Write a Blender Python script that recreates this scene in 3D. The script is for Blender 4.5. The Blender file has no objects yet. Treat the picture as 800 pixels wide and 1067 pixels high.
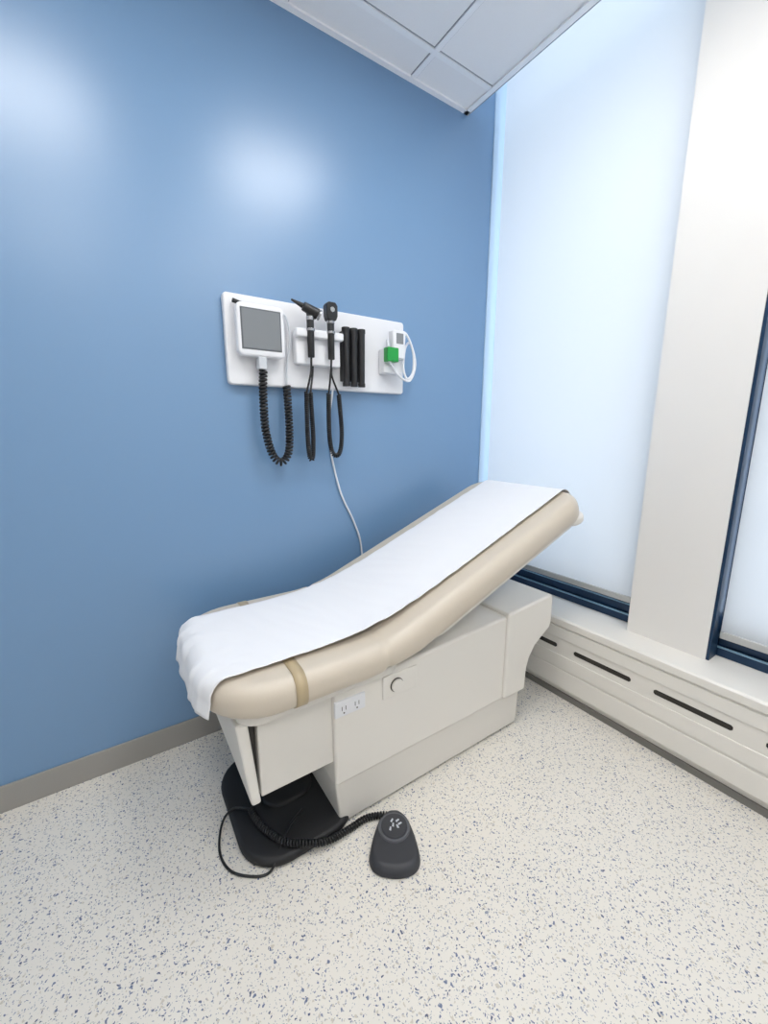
import bpy, bmesh, math, random
from mathutils import Vector, Matrix, noise
random.seed(3)
S = 1.35   # eye height in metres; geometry below is expressed in units of S
# ------------------------------------------------------------------ materials
def lin(c):
    return tuple(((x/255)/12.92 if x/255 <= .04045 else ((x/255+.055)/1.055)**2.4) for x in c)+(1,)
def mat(name, rgb, rough=.5, metal=0, bump=0, bscale=200, var=0, spec=None, coat=0):
    m = bpy.data.materials.new(name); m.use_nodes = True
    nt = m.node_tree; b = nt.nodes['Principled BSDF']
    b.inputs['Base Color'].default_value = lin(rgb)
    b.inputs['Roughness'].default_value = rough
    b.inputs['Metallic'].default_value = metal
    if spec is not None: b.inputs['Specular IOR Level'].default_value = spec
    if coat: b.inputs['Coat Weight'].default_value = coat
    if bump or var:
        tc = nt.nodes.new('ShaderNodeTexCoord')
        n = nt.nodes.new('ShaderNodeTexNoise'); n.inputs['Scale'].default_value = bscale
        n.inputs['Detail'].default_value = 4
        nt.links.new(tc.outputs['Object'], n.inputs['Vector'])
        if bump:
            bp = nt.nodes.new('ShaderNodeBump'); bp.inputs['Strength'].default_value = bump
            bp.inputs['Distance'].default_value = .002
            nt.links.new(n.outputs['Fac'], bp.inputs['Height'])
            nt.links.new(bp.outputs['Normal'], b.inputs['Normal'])
        if var:
            mx = nt.nodes.new('ShaderNodeMix'); mx.data_type = 'RGBA'
            c = lin(rgb)
            mx.inputs[6].default_value = tuple(x*(1-var) for x in c[:3])+(1,)
            mx.inputs[7].default_value = tuple(min(1, x*(1+var)) for x in c[:3])+(1,)
            nt.links.new(n.outputs['Fac'], mx.inputs[0])
            nt.links.new(mx.outputs[2], b.inputs['Base Color'])
    return m

M_blue = mat('blue_wall_paint', (112, 148, 186), .32, bump=.05, bscale=260, spec=.75)
M_white = mat('white_wall_paint', (232, 230, 227), .55, bump=.06, bscale=260)
M_jamb_glow = mat('jamb_glow_tint', (186, 210, 234), .5)  # white jamb tinted pale blue: daylight glow put into the colour
M_ceil = mat('ceiling_tile', (243, 243, 245), .9, bump=.5, bscale=350, var=.03)
M_grid = mat('grid_metal_white', (246, 247, 250), .45)
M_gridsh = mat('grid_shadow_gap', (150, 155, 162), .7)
M_base = mat('baseboard_vinyl', (152, 150, 146), .5, bump=.05)
M_heat = mat('heater_enamel', (230, 227, 221), .38)
M_slot = mat('slot_dark', (45, 42, 38), .7)
M_toe = mat('toe_grey', (120, 118, 114), .6)
M_frame = mat('window_frame_navy', (24, 54, 84), .35, metal=.3)
M_frame2 = mat('window_frame_light', (130, 165, 190), .3, metal=.3)
M_bar = mat('blind_hem_bar', (190, 192, 192), .4, metal=.3)
M_black = mat('black_plastic', (22, 23, 26), .42)
M_rub = mat('black_rubber', (27, 28, 31), .6, bump=.1)
M_cush = mat('cream_vinyl', (202, 192, 177), .36, bump=.12, bscale=300)
M_strap = mat('tan_strap', (180, 163, 132), .35)
M_body = mat('table_enamel', (222, 219, 213), .35)
M_body2 = mat('table_enamel_panel', (228, 225, 219), .33)
M_paper = mat('exam_paper', (233, 234, 237), .75, bump=.25, bscale=30)
M_wp = mat('white_plastic', (226, 228, 233), .3)
M_wp2 = mat('light_grey_plastic', (195, 200, 207), .35)
M_screen = mat('device_screen', (126, 131, 136), .12)
M_screenf = mat('screen_surround', (88, 92, 98), .4)
M_metal = mat('brushed_metal', (170, 172, 176), .25, metal=.9)
M_green = mat('green_plastic', (20, 150, 62), .35)
M_ped = mat('pedal_rubber', (48, 50, 56), .5, bump=.1)
M_ped2 = mat('pedal_ring', (88, 90, 96), .5)
M_socket = mat('socket_dark', (60, 58, 55), .5)

def blind_mat():
    m = bpy.data.materials.new('blind_fabric'); m.use_nodes = True
    nt = m.node_tree; nt.nodes.clear()
    o = nt.nodes.new('ShaderNodeOutputMaterial')
    mix = nt.nodes.new('ShaderNodeMixShader'); mix.inputs[0].default_value = .32
    d = nt.nodes.new('ShaderNodeBsdfDiffuse'); d.inputs[0].default_value = lin((226, 230, 234))
    t = nt.nodes.new('ShaderNodeBsdfTranslucent'); t.inputs[0].default_value = lin((240, 240, 241))
    tc = nt.nodes.new('ShaderNodeTexCoord')
    w = nt.nodes.new('ShaderNodeTexNoise'); w.inputs['Scale'].default_value = 900
    bp = nt.nodes.new('ShaderNodeBump'); bp.inputs['Strength'].default_value = .1; bp.inputs['Distance'].default_value = .001
    nt.links.new(tc.outputs['Object'], w.inputs['Vector'])
    nt.links.new(w.outputs['Fac'], bp.inputs['Height'])
    nt.links.new(bp.outputs['Normal'], d.inputs['Normal'])
    nt.links.new(d.outputs[0], mix.inputs[1]); nt.links.new(t.outputs[0], mix.inputs[2])
    nt.links.new(mix.outputs[0], o.inputs[0]); return m
M_blind = blind_mat()
def glass_mat():
    m = bpy.data.materials.new('window_glass'); m.use_nodes = True
    nt = m.node_tree; nt.nodes.clear()
    o = nt.nodes.new('ShaderNodeOutputMaterial')
    mix = nt.nodes.new('ShaderNodeMixShader'); mix.inputs[0].default_value = .08
    a = nt.nodes.new('ShaderNodeBsdfTransparent'); a.inputs[0].default_value = (.9, .95, 1, 1)
    g = nt.nodes.new('ShaderNodeBsdfGlossy'); g.inputs['Roughness'].default_value = .02
    nt.links.new(a.outputs[0], mix.inputs[1]); nt.links.new(g.outputs[0], mix.inputs[2])
    nt.links.new(mix.outputs[0], o.inputs[0]); return m
M_glass = glass_mat()
def emis(name, rgb, st):
    m = bpy.data.materials.new(name); m.use_nodes = True
    nt = m.node_tree; nt.nodes.clear()
    o = nt.nodes.new('ShaderNodeOutputMaterial'); e = nt.nodes.new('ShaderNodeEmission')
    e.inputs[0].default_value = lin(rgb); e.inputs[1].default_value = st
    nt.links.new(e.outputs[0], o.inputs[0]); return m
M_lamp = emis('light_diffuser', (255, 253, 250), 16.5)

def floor_mat():
    m = mat('speckled_vinyl_floor', (214, 209, 198), .42)
    nt = m.node_tree; b = nt.nodes['Principled BSDF']; L = nt.links
    tc = nt.nodes.new('ShaderNodeTexCoord')
    nz = nt.nodes.new('ShaderNodeTexNoise'); nz.inputs['Scale'].default_value = 90; nz.inputs['Detail'].default_value = 2
    L.new(tc.outputs['Object'], nz.inputs['Vector'])
    add = nt.nodes.new('ShaderNodeVectorMath'); add.operation = 'MULTIPLY_ADD'
    L.new(nz.outputs['Color'], add.inputs[0]); add.inputs[1].default_value = (.016, .016, 0)
    L.new(tc.outputs['Object'], add.inputs[2])
    big = nt.nodes.new('ShaderNodeTexNoise'); big.inputs['Scale'].default_value = 3
    L.new(tc.outputs['Object'], big.inputs['Vector'])
    base = nt.nodes.new('ShaderNodeMix'); base.data_type = 'RGBA'
    base.inputs[6].default_value = lin((221, 217, 208)); base.inputs[7].default_value = lin((229, 225, 217))
    L.new(big.outputs['Fac'], base.inputs[0]); prev = base.outputs[2]
    for sc, thr, dens, c1, off in ((80, .18, .77, (104, 115, 142), 0), (120, .19, .73, (130, 138, 158), 3.3),
                                   (85, .22, .74, (200, 193, 180), 7.1), (160, .22, .66, (164, 168, 176), 5.2),
                                   (105, .20, .87, (80, 90, 118), 9.4)):
        mp = nt.nodes.new('ShaderNodeVectorMath'); mp.operation = 'ADD'; mp.inputs[1].default_value = (off, off*1.7, 0)
        L.new(add.outputs[0], mp.inputs[0])
        v = nt.nodes.new('ShaderNodeTexVoronoi'); v.voronoi_dimensions = '2D'; v.inputs['Scale'].default_value = sc
        L.new(mp.outputs[0], v.inputs['Vector'])
        sep = nt.nodes.new('ShaderNodeSeparateColor'); L.new(v.outputs['Color'], sep.inputs[0])
        th = nt.nodes.new('ShaderNodeMath'); th.operation = 'MULTIPLY_ADD'
        L.new(sep.outputs[1], th.inputs[0]); th.inputs[1].default_value = thr; th.inputs[2].default_value = .08
        lt = nt.nodes.new('ShaderNodeMath'); lt.operation = 'LESS_THAN'
        L.new(v.outputs['Distance'], lt.inputs[0]); L.new(th.outputs[0], lt.inputs[1])
        gt = nt.nodes.new('ShaderNodeMath'); gt.operation = 'GREATER_THAN'
        L.new(sep.outputs[0], gt.inputs[0]); gt.inputs[1].default_value = dens
        mu = nt.nodes.new('ShaderNodeMath'); mu.operation = 'MULTIPLY'
        L.new(lt.outputs[0], mu.inputs[0]); L.new(gt.outputs[0], mu.inputs[1])
        mx = nt.nodes.new('ShaderNodeMix'); mx.data_type = 'RGBA'
        L.new(mu.outputs[0], mx.inputs[0]); L.new(prev, mx.inputs[6]); mx.inputs[7].default_value = lin(c1)
        prev = mx.outputs[2]
    L.new(prev, b.inputs['Base Color'])
    return m
M_floor = floor_mat()

# ------------------------------------------------------------------ mesh helpers
col = bpy.context.scene.collection
def empty(name, loc):
    e = bpy.data.objects.new(name, None); e.empty_display_size = .1
    e.location = Vector(loc)*S; col.objects.link(e); return e
class MB:
    def __init__(s): s.v = []; s.f = []
    def add(s, v, f):
        o = len(s.v); s.v += [tuple(p) for p in v]; s.f += [tuple(i+o for i in q) for q in f]; return s
    def box(s, x0, x1, y0, y1, z0, z1):
        v = [(x0,y0,z0),(x1,y0,z0),(x1,y1,z0),(x0,y1,z0),(x0,y0,z1),(x1,y0,z1),(x1,y1,z1),(x0,y1,z1)]
        return s.add(v, [(0,3,2,1),(4,5,6,7),(0,1,5,4),(1,2,6,5),(2,3,7,6),(3,0,4,7)])
    def prism(s, poly, a, b, axis='y'):
        n = len(poly)
        def P(p, q):
            return {'y': (p[0], q, p[1]), 'z': (p[0], p[1], q), 'x': (q, p[0], p[1])}[axis]
        v = [P(p, a) for p in poly]+[P(p, b) for p in poly]
        f = [tuple(range(n))[::-1], tuple(range(n, 2*n))]+[(i, (i+1) % n, n+(i+1) % n, n+i) for i in range(n)]
        return s.add(v, f)
    def cyl(s, p0, p1, r0, r1=None, n=24):
        r1 = r0 if r1 is None else r1
        p0, p1 = Vector(p0), Vector(p1); d = (p1-p0).normalized()
        a = d.orthogonal().normalized(); b = d.cross(a)
        v = []
        for p, r in ((p0, r0), (p1, r1)):
            v += [p+(a*math.cos(2*math.pi*i/n)+b*math.sin(2*math.pi*i/n))*r for i in range(n)]
        f = [tuple(range(n))[::-1], tuple(range(n, 2*n))]+[(i, (i+1) % n, n+(i+1) % n, n+i) for i in range(n)]
        return s.add(v, f)
    def done(s, name, m, parent=None, bevel=0, seg=3, smooth=False, solid=0, subs=0):
        me = bpy.data.meshes.new(name)
        me.from_pydata([tuple(c*S for c in p) for p in s.v], [], s.f)
        bm = bmesh.new(); bm.from_mesh(me); bmesh.ops.recalc_face_normals(bm, faces=bm.faces); bm.to_mesh(me); bm.free()
        me.materials.append(m); o = bpy.data.objects.new(name, me); col.objects.link(o)
        if parent:
            o.parent = parent; o.matrix_parent_inverse = Matrix.Translation(-parent.location)
        if solid:
            md = o.modifiers.new('sol', 'SOLIDIFY'); md.thickness = solid*S
        if bevel:
            md = o.modifiers.new('bev', 'BEVEL'); md.width = bevel*S; md.segments = seg
            md.limit_method = 'ANGLE'; md.angle_limit = math.radians(35); md.harden_normals = False
        if subs:
            md = o.modifiers.new('sub', 'SUBSURF'); md.levels = subs; md.render_levels = subs
        if bevel or smooth:
            for p in me.polygons: p.use_smooth = True
            if bevel and not smooth:
                md = o.modifiers.new('wn', 'WEIGHTED_NORMAL'); md.keep_sharp = True
        return o
def box(name, *a, m=None, parent=None, bevel=0, **k):
    return MB().box(*a).done(name, m, parent, bevel, **k)

def rr_any(hx, hy, Rf, Rh, nl=60, ns=14, nc=8):
    pts = []
    Rf = max(min(Rf, hy, hx), 1e-5); Rh = max(min(Rh, hy, hx), 1e-5)
    def seg(a, b, n):
        for i in range(n): pts.append((a[0]+(b[0]-a[0])*i/n, a[1]+(b[1]-a[1])*i/n))
    def arc(cx, cy, a0, n, Q):
        for i in range(n):
            a = a0+math.pi/2*i/n; pts.append((cx+Q*math.cos(a), cy+Q*math.sin(a)))
    seg((-hx+Rf, -hy), (hx-Rh, -hy), nl); arc(hx-Rh, -hy+Rh, -math.pi/2, nc, Rh)
    seg((hx, -hy+Rh), (hx, hy-Rh), ns); arc(hx-Rh, hy-Rh, 0, nc, Rh)
    seg((hx-Rh, hy), (-hx+Rf, hy), nl); arc(-hx+Rf, hy-Rf, math.pi/2, nc, Rf)
    seg((-hx, hy-Rf), (-hx, -hy+Rf), ns); arc(-hx+Rf, -hy+Rf, math.pi, nc, Rf)
    return pts
def slab(mb, L, W, T, R, r, fmap, nl=60, R2=None, cap=True):
    """rounded slab; local s 0..L, y -W/2..W/2, t 0(top)..T ; fmap maps to world"""
    R2 = R if R2 is None else R2
    prof = []
    hw = min(W, L)/2
    for k in (.999, .8, .6, .4, .25):
        prof.append((max(r, hw*k), 0))
    for i in range(7):
        a = math.pi/2*i/6; prof.append((r-r*math.sin(a), r-r*math.cos(a)))
    r2 = min(r, T-r)
    for i in range(7):
        a = math.pi/2*i/6; prof.append((r2-r2*math.cos(a), T-r2+r2*math.sin(a)))
    for k in (.25, .5, .999): prof.append((max(r, hw*k), T))
    rings = []
    for d, t in prof:
        pts = rr_any(L/2-d, W/2-d, R-d, R2-d, nl)
        rings.append([fmap(p[0]+L/2, p[1], t) for p in pts])
    n = len(rings[0]); v = [p for rg in rings for p in rg]; f = []
    for k in range(len(rings)-1):
        for i in range(n):
            j = (i+1) % n; f.append((k*n+i, k*n+j, (k+1)*n+j, (k+1)*n+i))
    if cap:
        f.append(tuple(range(n))); f.append(tuple(range((len(rings)-1)*n, len(rings)*n))[::-1])
    mb.add(v, f); return mb

def crom(pts, n=12):
    P = [Vector(p) for p in pts]; P = [P[0]*2-P[1]]+P+[P[-1]*2-P[-2]]; out = []
    for i in range(1, len(P)-2):
        for k in range(n):
            t = k/n; a, b, c, d = P[i-1], P[i], P[i+1], P[i+2]
            out.append(.5*((2*b)+(c-a)*t+(2*a-5*b+4*c-d)*t*t+(-a+3*b-3*c+d)*t**3))
    out.append(P[-2]); return out
def curve(name, pts, r, m, parent=None, res=2):
    cu = bpy.data.curves.new(name, 'CURVE'); cu.dimensions = '3D'; cu.bevel_depth = r*S; cu.bevel_resolution = res
    sp = cu.splines.new('POLY'); sp.points.add(len(pts)-1)
    for i, p in enumerate(pts): sp.points[i].co = (p[0]*S, p[1]*S, p[2]*S, 1)
    cu.use_fill_caps = True; cu.materials.append(m)
    o = bpy.data.objects.new(name, cu); col.objects.link(o)
    dg = bpy.context.evaluated_depsgraph_get(); me = bpy.data.meshes.new_from_object(o.evaluated_get(dg))
    bpy.data.objects.remove(o); o = bpy.data.objects.new(name, me); col.objects.link(o)
    for p in me.polygons: p.use_smooth = True
    if parent: o.parent = parent; o.matrix_parent_inverse = Matrix.Translation(-parent.location)
    return o
def coil(name, pts, R, pitch, r, m, parent):
    c = crom(pts, 20); L = [0]
    for a, b in zip(c, c[1:]): L.append(L[-1]+(b-a).length)
    tot = L[-1]; turns = tot/pitch; N = int(turns*10); out = []; up = None; j = 0
    for i in range(N+1):
        s = tot*i/N
        while j < len(L)-2 and L[j+1] < s: j += 1
        f = (s-L[j])/max(1e-9, L[j+1]-L[j]); p = c[j].lerp(c[j+1], f); d = (c[j+1]-c[j]).normalized()
        if up is None: up = d.orthogonal().normalized()
        up = (up-d*up.dot(d)).normalized(); b = d.cross(up); a = 2*math.pi*turns*i/N
        out.append(p+(up*math.cos(a)+b*math.sin(a))*R)
    return curve(name, out, r, m, parent, 1)

# ------------------------------------------------------------------ room
YW = 1.325; XC = 1.43; ZC = 2.172; ZT = 2.5; X0 = -1.2; Y0 = -1.4; XO = 1.58
box('floor', X0-.1, XO, Y0-.1, YW+.1, -.08, 0, m=M_floor)
box('wall_north', X0-.1, XO, YW, YW+.1, 0, ZT, m=M_blue)
box('wall_south', X0-.1, XO, Y0-.1, Y0, 0, ZT, m=M_white)
box('wall_west', X0-.1, X0, Y0, YW, 0, ZT, m=M_white)
CY0, CY1 = .393, .620
SZ = .32
e = MB().box(XC, XO, Y0, YW, 0, SZ-.02).box(XC, XO, CY0, CY1, SZ-.02, ZT).box(XC, XO, Y0, -.25, SZ-.02, ZT)
e.done('wall_east', M_white)
box('trim_window_jamb_glow', 1.412, XO, YW-.005, YW, SZ, ZT, m=M_jamb_glow)  # jamb strip, its colour carries the glow leaking past the blind
box('ceiling', X0, 1.262, Y0, YW, ZC, ZC+.03, m=M_ceil)
box('trim_ceiling_pocket', 1.2, XO, Y0, YW, ZT, ZT+.04, m=M_white)
g = MB(); gs = MB()
px = [.993-.4516*i for i in range(0, 5)]; py = [1.195-.4516*i for i in range(0, 6)]
for x in px: g.box(x-.009, x+.009, Y0, YW, ZC-.004, ZC)
for y in py: g.box(X0, 1.262, y-.009, y+.009, ZC-.0045, ZC)
g.box(X0, 1.262, YW-.018, YW, ZC-.006, ZC); g.box(X0, 1.262, Y0, Y0+.018, ZC-.006, ZC)
g.box(X0, X0+.018, Y0, YW, ZC-.006, ZC)
g.box(1.244, 1.264, Y0, YW, ZC-.006, ZC)
g.done('ceiling_grid', M_grid)
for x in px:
    for sgn in (-1, 1): gs.box(x+sgn*.0105-.0014, x+sgn*.0105+.0014, Y0+.02, YW-.02, ZC-.001, ZC)  # shadow lines along the T-bars, drawn as thin grey strips
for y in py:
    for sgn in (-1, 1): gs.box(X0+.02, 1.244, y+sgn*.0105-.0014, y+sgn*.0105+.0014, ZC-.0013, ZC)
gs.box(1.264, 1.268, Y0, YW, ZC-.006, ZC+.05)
gs.done('trim_edge_grid_shadow', M_gridsh)
for i, (lx, ly) in enumerate(((.767, .517), (-.137, .517), (.767, -.6), (-.137, -.6))):
    pe = empty('ceiling_light', (lx, ly, ZC))
    q = .205
    MB().box(lx-q, lx+q, ly-q, ly+q, ZC-.007, ZC-.005).done('diffuser', M_lamp, pe)
    fr = MB()
    for (a, b, c, d) in ((-.216, .216, -.216, -q), (-.216, .216, q, .216), (-.216, -q, -q, q), (q, .216, -q, q)):
        fr.box(lx+a, lx+b, ly+c, ly+d, ZC-.009, ZC)
    fr.done('frame', M_grid, pe)
box('baseboard_north', X0, 1.32, YW-.006, YW, 0, .078, m=M_base, bevel=.002)
box('baseboard_west', X0, X0+.006, Y0, YW-.006, 0, .078, m=M_base, bevel=.002)
box('baseboard_south', X0, 1.32, Y0, Y0+.006, 0, .078, m=M_base, bevel=.002)

# ------------------------------------------------------------------ window wall
for k, (ya, yb) in enumerate(((CY1, YW-.005), (-.25, CY0))):
    w = empty('window_%d' % (k+1), (1.53, (ya+yb)/2, SZ))
    m = MB()
    m.box(1.52, 1.55, ya, ya+.02, SZ, ZT)
    if k: m.box(1.52, 1.55, yb-.02, yb, SZ, ZT)
    m.box(1.49, 1.55, ya, yb, SZ, SZ+.03).box(1.50, 1.55, ya, yb, SZ+.03, SZ+.065).box(1.51, 1.55, ya, yb, SZ+.065, SZ+.12).box(1.50, 1.55, ya, yb, ZT-.05, ZT)
    m.done('frame', M_frame, w, .002)
    MB().box(1.4885, 1.4915, ya, yb, SZ+.027, SZ+.033).box(1.4985, 1.502, ya, yb, SZ+.062, SZ+.067).done('frame_lips', M_frame2, w)
    MB().box(1.532, 1.536, ya+.02, yb-.002, SZ+.11, ZT-.04).done('glass', M_glass, w)
    c = MB().box(1.452, 1.49, ya, ya+.005, SZ, ZT)
    if k: c.box(1.434, 1.49, yb-.008, yb, SZ, ZT)
    c.done('jamb_channel', M_frame, w)
def blind(X, ya, yb, zb):
    b = empty('roller_blind', (X, (ya+yb)/2, zb))
    m = MB(); n = 12
    v = []; f = []
    for i in range(n+1):
        y = ya+(yb-ya)*i/n
        for j in range(13):
            v.append((X, y, zb+(ZT-.06-zb)*j/12))
    for i in range(n):
        for j in range(12): f.append((i*13+j, (i+1)*13+j, (i+1)*13+j+1, i*13+j+1))
    m.add(v, f).done('fabric', M_blind, b)
    MB().box(X-.006, X+.006, ya, yb, zb-.02, zb+.002).done('hem_bar', M_bar, b, .002)
    MB().cyl((X+.01, ya, ZT-.04), (X+.01, yb, ZT-.04), .025).done('roller_tube', M_bar, b, smooth=True)
blind(1.45, CY1+.007, YW-.022, .432)
blind(1.475, -.235, CY0-.014, .406)
hc = empty('baseboard_heater', (1.38, 0, 0))
poly = [(1.325, .045), (1.325, .285), (1.318, .292), (1.318, SZ-.006), (1.324, SZ), (1.495, SZ), (1.495, SZ-.018), (XC-.001, SZ-.018), (XC-.001, .02), (1.34, .02), (1.34, .045)]
MB().prism(poly, Y0+.01, YW-.007).done('cover', M_heat, hc, .0015)
sl = MB()
yy = [(.74+.2645*i-.196, .74+.2645*i) for i in range(-8, 3)]
for a, b in yy:
    if b > YW: b = YW-.03
    sl.prism([(a, .203), (a+.005, .199), (b-.005, .199), (b, .203), (b, .211), (b-.005, .215), (a+.005, .215), (a, .211)], 1.3235, 1.3265, 'x')
sl.done('vent_slots', M_slot, hc)
MB().box(1.3215, 1.326, Y0+.01, YW-.01, .125, .175).box(1.3215, 1.326, Y0+.01, YW-.01, .048, .118).box(1.3215,1.326,Y0+.01,YW-.01,.24,.283).done('front_panels', M_heat, hc, .0025)
MB().box(1.333, 1.345, Y0+.01, YW-.008, 0, .022).done('toe_strip', M_toe, hc)

# ------------------------------------------------------------------ exam table
T = empty('exam_table', (.7, .97, 0))
SA, LA, TH = .33, .16, math.radians(21.6); RA = LA/TH; FX, FZ = .100, .495
def path(s, t):
    if s <= SA: x, z, a = FX+s, FZ, 0
    elif s <= SA+LA:
        a = (s-SA)/RA; x = FX+SA+RA*math.sin(a); z = FZ+RA*(1-math.cos(a))
    else:
        a = TH; d = s-SA-LA; x = FX+SA+RA*math.sin(a)+d*math.cos(a); z = FZ+RA*(1-math.cos(a))+d*math.sin(a)
    return x+t*math.sin(a), z-t*math.cos(a)
LT, WT, TT, YC = 1.245, .485, .078, .972
CR = .145
def sm(a, b, x):
    x = max(0, min(1, (x-a)/(b-a))); return x*x*(3-2*x)
def fcush(s, y, t):
    g = math.exp(-((s-.40)/.008)**2)
    t *= 1+.14*sm(.40, .5, s)
    y *= 1-.012*g
    crown = -.006*(1-(y/(WT/2))**2) if t < .02 else 0
    t2 = t+.005*g*(1 if t < .04 else -1)+crown
    x, z = path(s, t2); return (x, YC+y, z)
slab(MB(), LT, WT, TT, CR, .032, fcush, 150, R2=.08, cap=False).done('cushion', M_cush, T, smooth=True)
def loop(name, s0, s1, m):
    pts = rr_any(WT/2+.002, TT/2+.002, .034, .034, 20, 4, 6); v = []; f = []; n = len(pts)
    for s in (s0, s1):
        for y, t in pts:
            x, z = path(s, TT/2+t-(.006*(1-(y/(WT/2))**2) if t < 0 else 0)); v.append((x, YC+y, z))
    for i in range(n): f.append((i, (i+1) % n, n+(i+1) % n, n+i))
    MB().add(v, f).done(name, m, T, smooth=True, solid=.0015)
loop('strap', .170, .196, M_strap)
def paper():
    prof = []
    r = .036; o = .005
    for i in range(6):
        q = 1-i/5; prof.append((-o-.006*q, r+(.070-r)*q))
    for i in range(8):
        a = math.pi/2*i/7; prof.append((r-(r+o)*math.cos(a), r-(r+o)*math.sin(a)-.005))
    n = 130
    for i in range(1, n): prof.append((r+(LT-2*r)*i/n, -o-.005))
    for i in range(8):
        a = math.pi/2*i/7; prof.append((LT-r+(r+o)*math.sin(a), r-(r+o)*math.cos(a)-.005))
    prof.append((LT+o, .045))
    ny = 60; v = []; f = []
    def cor(y, R):
        cy = max(0, abs(y)-(WT/2-R)); return R-math.sqrt(max(0, R*R-cy*cy))
    for s, t in prof:
        for j in range(ny+1):
            k = j/ny; y = -.178+.345*k
            w = noise.noise(Vector((s*9, y*3, 1)))*.0040+noise.noise(Vector((s*28+y*12, y*5, 4)))*.0024
            w += .0030*max(0, math.sin(y*80+noise.noise(Vector((s*5, y*8, 2)))*4))*math.exp(-((s-.02)/.09)**2)
            lift = .011*math.exp(-((s-.41)/.13)**2)*(1 if 0 < s < LT else 0)
            edge = .005*(1-k)**6
            ss = s
            c1 = cor(y, CR)*.82
            if s < .2: ss = s+c1*(1-max(0, s)/.2)
            if s > LT-.15: ss = s-cor(y, .08)*min(1, (s-(LT-.15))/.15)
            x, z = path(ss, t-abs(w)-lift-edge-.0015+.004*(y/(WT/2))**2)
            v.append((x-(abs(w)*1.6 if s < .01 else 0), YC+y, z))
    m = ny+1
    for i in range(len(prof)-1):
        for j in range(ny): f.append((i*m+j, (i+1)*m+j, (i+1)*m+j+1, i*m+j+1))
    MB().add(v, f).done('exam_paper', M_paper, T, smooth=True, solid=.0008)
paper()
def fplate(s, y, t):
    x, z = path(s+.52, TT*1.14+t-.004); return (x, YC+y, z)
slab(MB(), LT-.52-.02, WT-.05, .02, .06, .008, fplate, 40).done('back_plate', M_body2, T, smooth=True)
def fhook(s, y, t):
    x, z = path(s+LT-.075, TT-.010+t); return (x, YC+y, z)
slab(MB(), .070, WT-.012, .034, .032, .012, fhook, 20).done('head_shell', M_body2, T, smooth=True)
def fpan(s, y, t):
    return (FX+.06+s, YC+y, FZ-TT+.004-t)
slab(MB(), .41, WT-.06, .024, .05, .006, fpan, 20).done('seat_pan', M_body, T, smooth=True)
MB().box(.40, 1.07, .796, 1.14, 0, .014).done('plinth', M_black, T, .003)
MB().prism([(.392, .006), (1.078, .006), (1.082, .135), (.380, .135)], .786, 1.15).done('skirt', M_body, T, .006)
MB().prism([(.378, .132), (1.084, .132), (1.09, .43), (.62, .405), (.378, .398)], .778, 1.16).done('body', M_body2, T, .008)
MB().prism([(.985, .136), (1.09, .136), (1.094, .215), (1.105, .25), (1.13, .285), (1.17, .31), (1.205, .33), (1.212, .35), (1.212, .445), (1.2, .452), (.985, .436)], .768, 1.17).done('head_housing', M_body2, T, .008)
MB().box(.70, .98, .90, 1.04, .38, .50).done('lift_housing', M_body, T, .01)
MB().box(.200, .39, .79, 1.16, .196, .402).done('foot_drawer', M_body, T, .004)
MB().prism([(.154, .400), (.180, .400), (.198, .190), (.177, .190)], .782, 1.19).done('drawer_front', M_body2, T, .006)
MB().box(.186, .204, .81, 1.14, .21, .37).done('drawer_neck', M_socket, T)
MB().box(.378, .462, .773, .781, .326, .368).done('outlet_plate', M_wp, T, .002)
so = MB()
for cx in (.402, .438):
    so.box(cx-.006, cx-.0045, .7725, .774, .342, .353).box(cx+.0045, cx+.006, .7725, .774, .342, .353).cyl((cx, .7725, .335), (cx, .774, .335), .0022, n=10)
so.done('outlet_slots', M_socket, T)
MB().box(.515, .625, .774, .781, .32, .385).done('control_plate', M_body2, T, .003)
MB().cyl((.557, .771, .352), (.557, .776, .352), .0195).done('knob_ring', M_socket, T, .001)
MB().cyl((.557, .766, .352), (.557, .776, .352), .0175).done('knob', M_body2, T, .002)
def fbp(s, y, t): return (.158+s, .955+y, .026-t)
slab(MB(), .30, .375, .026, .10, .012, fbp, 20).done('floor_plate', M_rub, T, smooth=True)
def fbp2(s, y, t): return (.24+s, .99+y, .034-t)
slab(MB(), .14, .18, .02, .05, .007, fbp2, 20).done('motor_cover', M_rub, T, smooth=True)

# ------------------------------------------------------------------ foot pedal
PD = empty('foot_pedal', (.48, .68, 0))
d = Vector((.556, .831, 0)); rr = Vector((.831, -.556, 0)); org = Vector((.44, .612, 0))
def pl(u, v, z): return tuple(org+d*u+rr*v+Vector((0, 0, z)))
raw = [(-.004, -.030), (-.008, 0), (-.004, .030), (.008, .050), (.030, .059), (.062, .055), (.098, .046), (.130, .033), (.147, .015), (.150, 0), (.147, -.015), (.130, -.033), (.098, -.046), (.062, -.055), (.030, -.059), (.008, -.050), (-.004, -.030)]
cr = crom([(a, b, 0) for a, b in raw], 5)[:-1]
m = MB(); n = len(cr); rings = []
for sc, z in ((1.0, 0), (1.03, .004), (1.0, .014), (.92, .022), (.8, .026)):
    rings.append([pl(.07+(p.x-.07)*sc, p.y*sc, z) for p in cr])
v = [p for r_ in rings for p in r_]
f = [(k*n+i, k*n+(i+1) % n, (k+1)*n+(i+1) % n, (k+1)*n+i) for k in range(4) for i in range(n)]
f += [tuple(range(n))[::-1], tuple(range(4*n, 5*n))]
m.add(v, f).done('pedal_body', M_ped, PD, smooth=False, bevel=.001)
c = Vector(pl(.092, 0, .025))
MB().cyl(c, c+Vector((0, 0, .006)), .040, .038, 36).done('pedal_ring', M_ped2, PD, .001)
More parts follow.
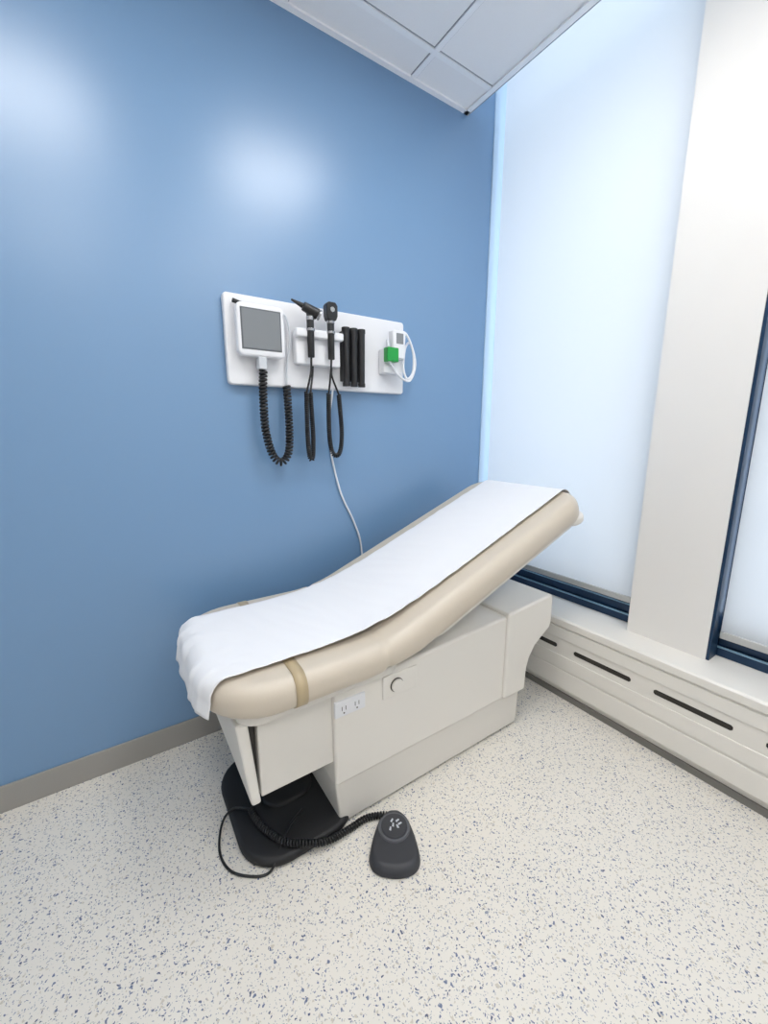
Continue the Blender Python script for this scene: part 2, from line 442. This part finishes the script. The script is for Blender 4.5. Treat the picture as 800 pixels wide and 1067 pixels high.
MB().cyl(c, c+Vector((0, 0, .010)), .035, .032, 36).done('pedal_disc', M_ped, PD, .002)
c2 = c+Vector((0, 0, .010))
ic = MB()
for u, v_, a in ((.012, -.006, .5), (-.004, .008, -.4), (-.010, -.010, .2), (.004, .014, 1.1), (.012, .008, .9), (0, -.003, .1)):
    q = c2+d*u+rr*v_; aa = d*math.cos(a)+rr*math.sin(a); bb = -d*math.sin(a)+rr*math.cos(a)
    q1 = [q+aa*.005+bb*.002, q-aa*.005+bb*.003, q-aa*.004-bb*.002, q+aa*.005-bb*.0015]
    ic.add(q1+[p_+Vector((0, 0, .0006)) for p_ in q1], [(3,2,1,0),(4,5,6,7),(0,1,5,4),(1,2,6,5),(2,3,7,6),(3,0,4,7)])
ic.done('pedal_icons', M_wp2, PD)
coil('coiled_cord', [(.205, .93, .036), (.215, .87, .036), (.245, .805, .035), (.29, .768, .034), (.34, .756, .020), (.40, .760, .010), (.45, .762, .010), (.485, .750, .010), (.505, .735, .012)], .0062, .0072, .003, M_black, PD)
curve('cord_loop', crom([(.205, .93, .036), (.17, .96, .032), (.14, .96, .006), (.118, .89, .004), (.128, .83, .004), (.165, .79, .004), (.20, .775, .004), (.225, .785, .02), (.27, .83, .032), (.32, .86, .031)], 10), .003, M_black, PD)

# ------------------------------------------------------------------ wall diagnostic station
D = empty('diagnostic_wall_station', (.64, YW, 1.26))
def frr(s, y, t): return (.318+s, YW-.024+t, 1.2625+y)
slab(MB(), .641, .255, .024, .012, .006, frr, 20).done('backboard', M_wp, D, smooth=True)
yb = YW-.024
def fm(s, y, t): return (.342+s+.0, 1.262+t, 1.287+y)
slab(MB(), .142, .146, .03, .018, .008, fm, 16).done('monitor_bezel', M_wp, D, smooth=True)
MB().prism([(.352, 1.235), (.47, 1.235), (.47, 1.34), (.352, 1.34)], 1.285, yb).done('monitor_back', M_wp2, D, .004)
MB().box(.353, .472, 1.2608, 1.263, 1.232, 1.346).done('screen_surround', M_screenf, D, .0015)
MB().box(.357, .468, 1.2600, 1.263, 1.236, 1.342).done('monitor_screen', M_screen, D, .0005)
MB().cyl((.34, 1.285, 1.365), (.40, 1.29, 1.352), .006).done('monitor_hook', M_black, D, .001)
MB().box(.40, .425, 1.265, 1.295, 1.18, 1.216).done('cuff_connector', M_wp2, D, .003)
coil('bp_coiled_hose', [(.415, 1.275, 1.18), (.412, 1.28, 1.10), (.414, 1.28, 1.0), (.432, 1.28, .925), (.46, 1.28, .90), (.485, 1.28, .93), (.493, 1.285, 1.0), (.494, 1.29, 1.08), (.494, 1.295, 1.14)], .0095, .0105, .0042, M_black, D)
curve('bp_cord', crom([(.494, 1.295, 1.14), (.496, 1.29, 1.2), (.505, 1.28, 1.28), (.50, 1.29, 1.34), (.47, 1.3, 1.365)], 8), .003, M_wp2, D)
MB().prism([(.52, 1.205), (.675, 1.205), (.675, 1.30), (.66, 1.315), (.53, 1.315), (.52, 1.30)], 1.268, yb).done('handle_base', M_wp, D, .006)
MB().box(.515, .68, 1.25, 1.275, 1.285, 1.31).done('handle_cradle', M_wp, D, .006)
def handle(x, tip):
    MB().cyl((x, 1.25, 1.335), (x, 1.25, 1.225), .0115, .0105).done('handle_grip', M_black, D, .002, smooth=True)
    MB().cyl((x, 1.25, 1.31), (x, 1.25, 1.302), .0135).cyl((x, 1.25, 1.345), (x, 1.25, 1.333), .0125).done('handle_ring', M_metal, D, .001)
handle(.562, 0); handle(.632, 1)
MB().cyl((.562, 1.25, 1.34), (.562, 1.25, 1.365), .010, .014).cyl((.585, 1.243, 1.352), (.54, 1.25, 1.372), .017, .013).cyl((.54, 1.25, 1.372), (.505, 1.256, 1.386), .008, .003).done('otoscope_head', M_black, D, .002)
MB().cyl((.587, 1.242, 1.351), (.592, 1.241, 1.349), .016).done('otoscope_lens', M_metal, D, .001)
MB().prism([(.618, 1.34), (.646, 1.34), (.652, 1.355), (.652, 1.385), (.645, 1.395), (.62, 1.395), (.613, 1.385), (.613, 1.355)], 1.235, 1.265).done('ophthalmoscope_head', M_black, D, .005)
MB().cyl((.632, 1.233, 1.372), (.632, 1.236, 1.372), .008).done('ophthalmoscope_lens', M_metal, D, .001)
for i, (x, xb, zb) in enumerate(((.562, .562, .905), (.632, .655, .915))):
    w = .012 if i == 0 else .028
    curve('handle_lead', crom([(x, 1.25, 1.225), (x, 1.258, 1.18), (xb-w*.9, 1.272, 1.12)], 8), .0034, M_black, D)
    coil('handle_cord', [(xb-w*.9, 1.272, 1.12), (xb-w*.9, 1.275, zb+.08), (xb-w*.6, 1.275, zb+.015), (xb, 1.275, zb), (xb+w*.6, 1.278, zb+.015), (xb+w*.9, 1.28, zb+.08), (xb+w*.7, 1.285, 1.12)], .0058, .0065, .003, M_black, D)
    curve('handle_return_lead', crom([(xb+w*.7, 1.285, 1.12), (x+.02, 1.29, 1.18), (x+.02, 1.285, 1.215)], 8), .0034, M_black, D)
for x in (.686, .716, .746):
    MB().cyl((x+.012, 1.272, 1.335), (x+.012, 1.272, 1.150), .0125, .0105).box(x+.002, x+.022, 1.275, yb, 1.165, 1.325).done('specula_dispenser', M_black, D, .002)
    MB().cyl((x+.012, 1.272, 1.335), (x+.012, 1.272, 1.322), .0138).cyl((x+.012, 1.272, 1.160), (x+.012, 1.272, 1.148), .0125).done('dispenser_collars', M_rub, D, .001)
MB().box(.845, .925, 1.262, yb, 1.20, 1.285).done('thermometer_holder', M_wp, D, .006)
MB().prism([(.872, 1.25), (.92, 1.25), (.925, 1.345), (.867, 1.345)], 1.24, 1.27).done('thermometer_body', M_wp, D, .006)
MB().box(.882, .912, 1.2385, 1.241, 1.30, 1.335).done('thermometer_display', M_screen, D, .001)
MB().box(.842, .89, 1.235, 1.262, 1.238, 1.285).done('probe_cover_box', M_green, D, .003)
MB().cyl((.852, 1.245, 1.285), (.852, 1.252, 1.31), .007, .006).done('probe', M_wp2, D, .001)
curve('thermometer_cord', crom([(.90, 1.25, 1.345), (.93, 1.245, 1.335), (.96, 1.245, 1.28), (.965, 1.25, 1.215), (.94, 1.25, 1.185), (.925, 1.255, 1.22), (.935, 1.26, 1.29), (.955, 1.255, 1.31), (.975, 1.25, 1.24), (.95, 1.25, 1.18), (.90, 1.25, 1.195), (.855, 1.245, 1.24)], 12), .0042, M_wp, D)
curve('power_cord', crom([(.66, 1.30, 1.14), (.652, 1.315, 1.04), (.655, 1.318, .93), (.69, 1.318, .78), (.745, 1.318, .66), (.775, 1.318, .56), (.79, 1.318, .35), (.80, 1.314, .12)], 12), .0036, M_wp, D)

# ------------------------------------------------------------------ light & world
w = bpy.data.worlds.new('world'); bpy.context.scene.world = w; w.use_nodes = True
bg = w.node_tree.nodes['Background']; bg.inputs[0].default_value = (.80, .90, 1, 1); bg.inputs[1].default_value = 2.0
sd = bpy.data.lights.new('daylight_sun', 'SUN'); sd.energy = 1.1; sd.angle = 1.4; sd.color = (1, .98, .97)
so = bpy.data.objects.new('daylight_sun', sd); col.objects.link(so)
so.location = (5, -1.5, 4); so.rotation_euler = Vector((-1, .35, -.35)).to_track_quat('-Z', 'Y').to_euler()

# ------------------------------------------------------------------ camera
cd = bpy.data.cameras.new('camera'); cam = bpy.data.objects.new('camera', cd); col.objects.link(cam)
p = math.radians(11.3); cam.location = (0, 0, S)
fw = Vector((.556*math.cos(p), .831*math.cos(p), -math.sin(p)))
cam.rotation_euler = fw.to_track_quat('-Z', 'Y').to_euler()
cd.sensor_fit = 'VERTICAL'; cd.sensor_height = 36; cd.lens = 425/1067*36; cd.clip_start = .02
sc = bpy.context.scene; sc.camera = cam
sc.view_settings.view_transform = 'Standard'; sc.view_settings.look = 'None'
sc.view_settings.exposure = 0
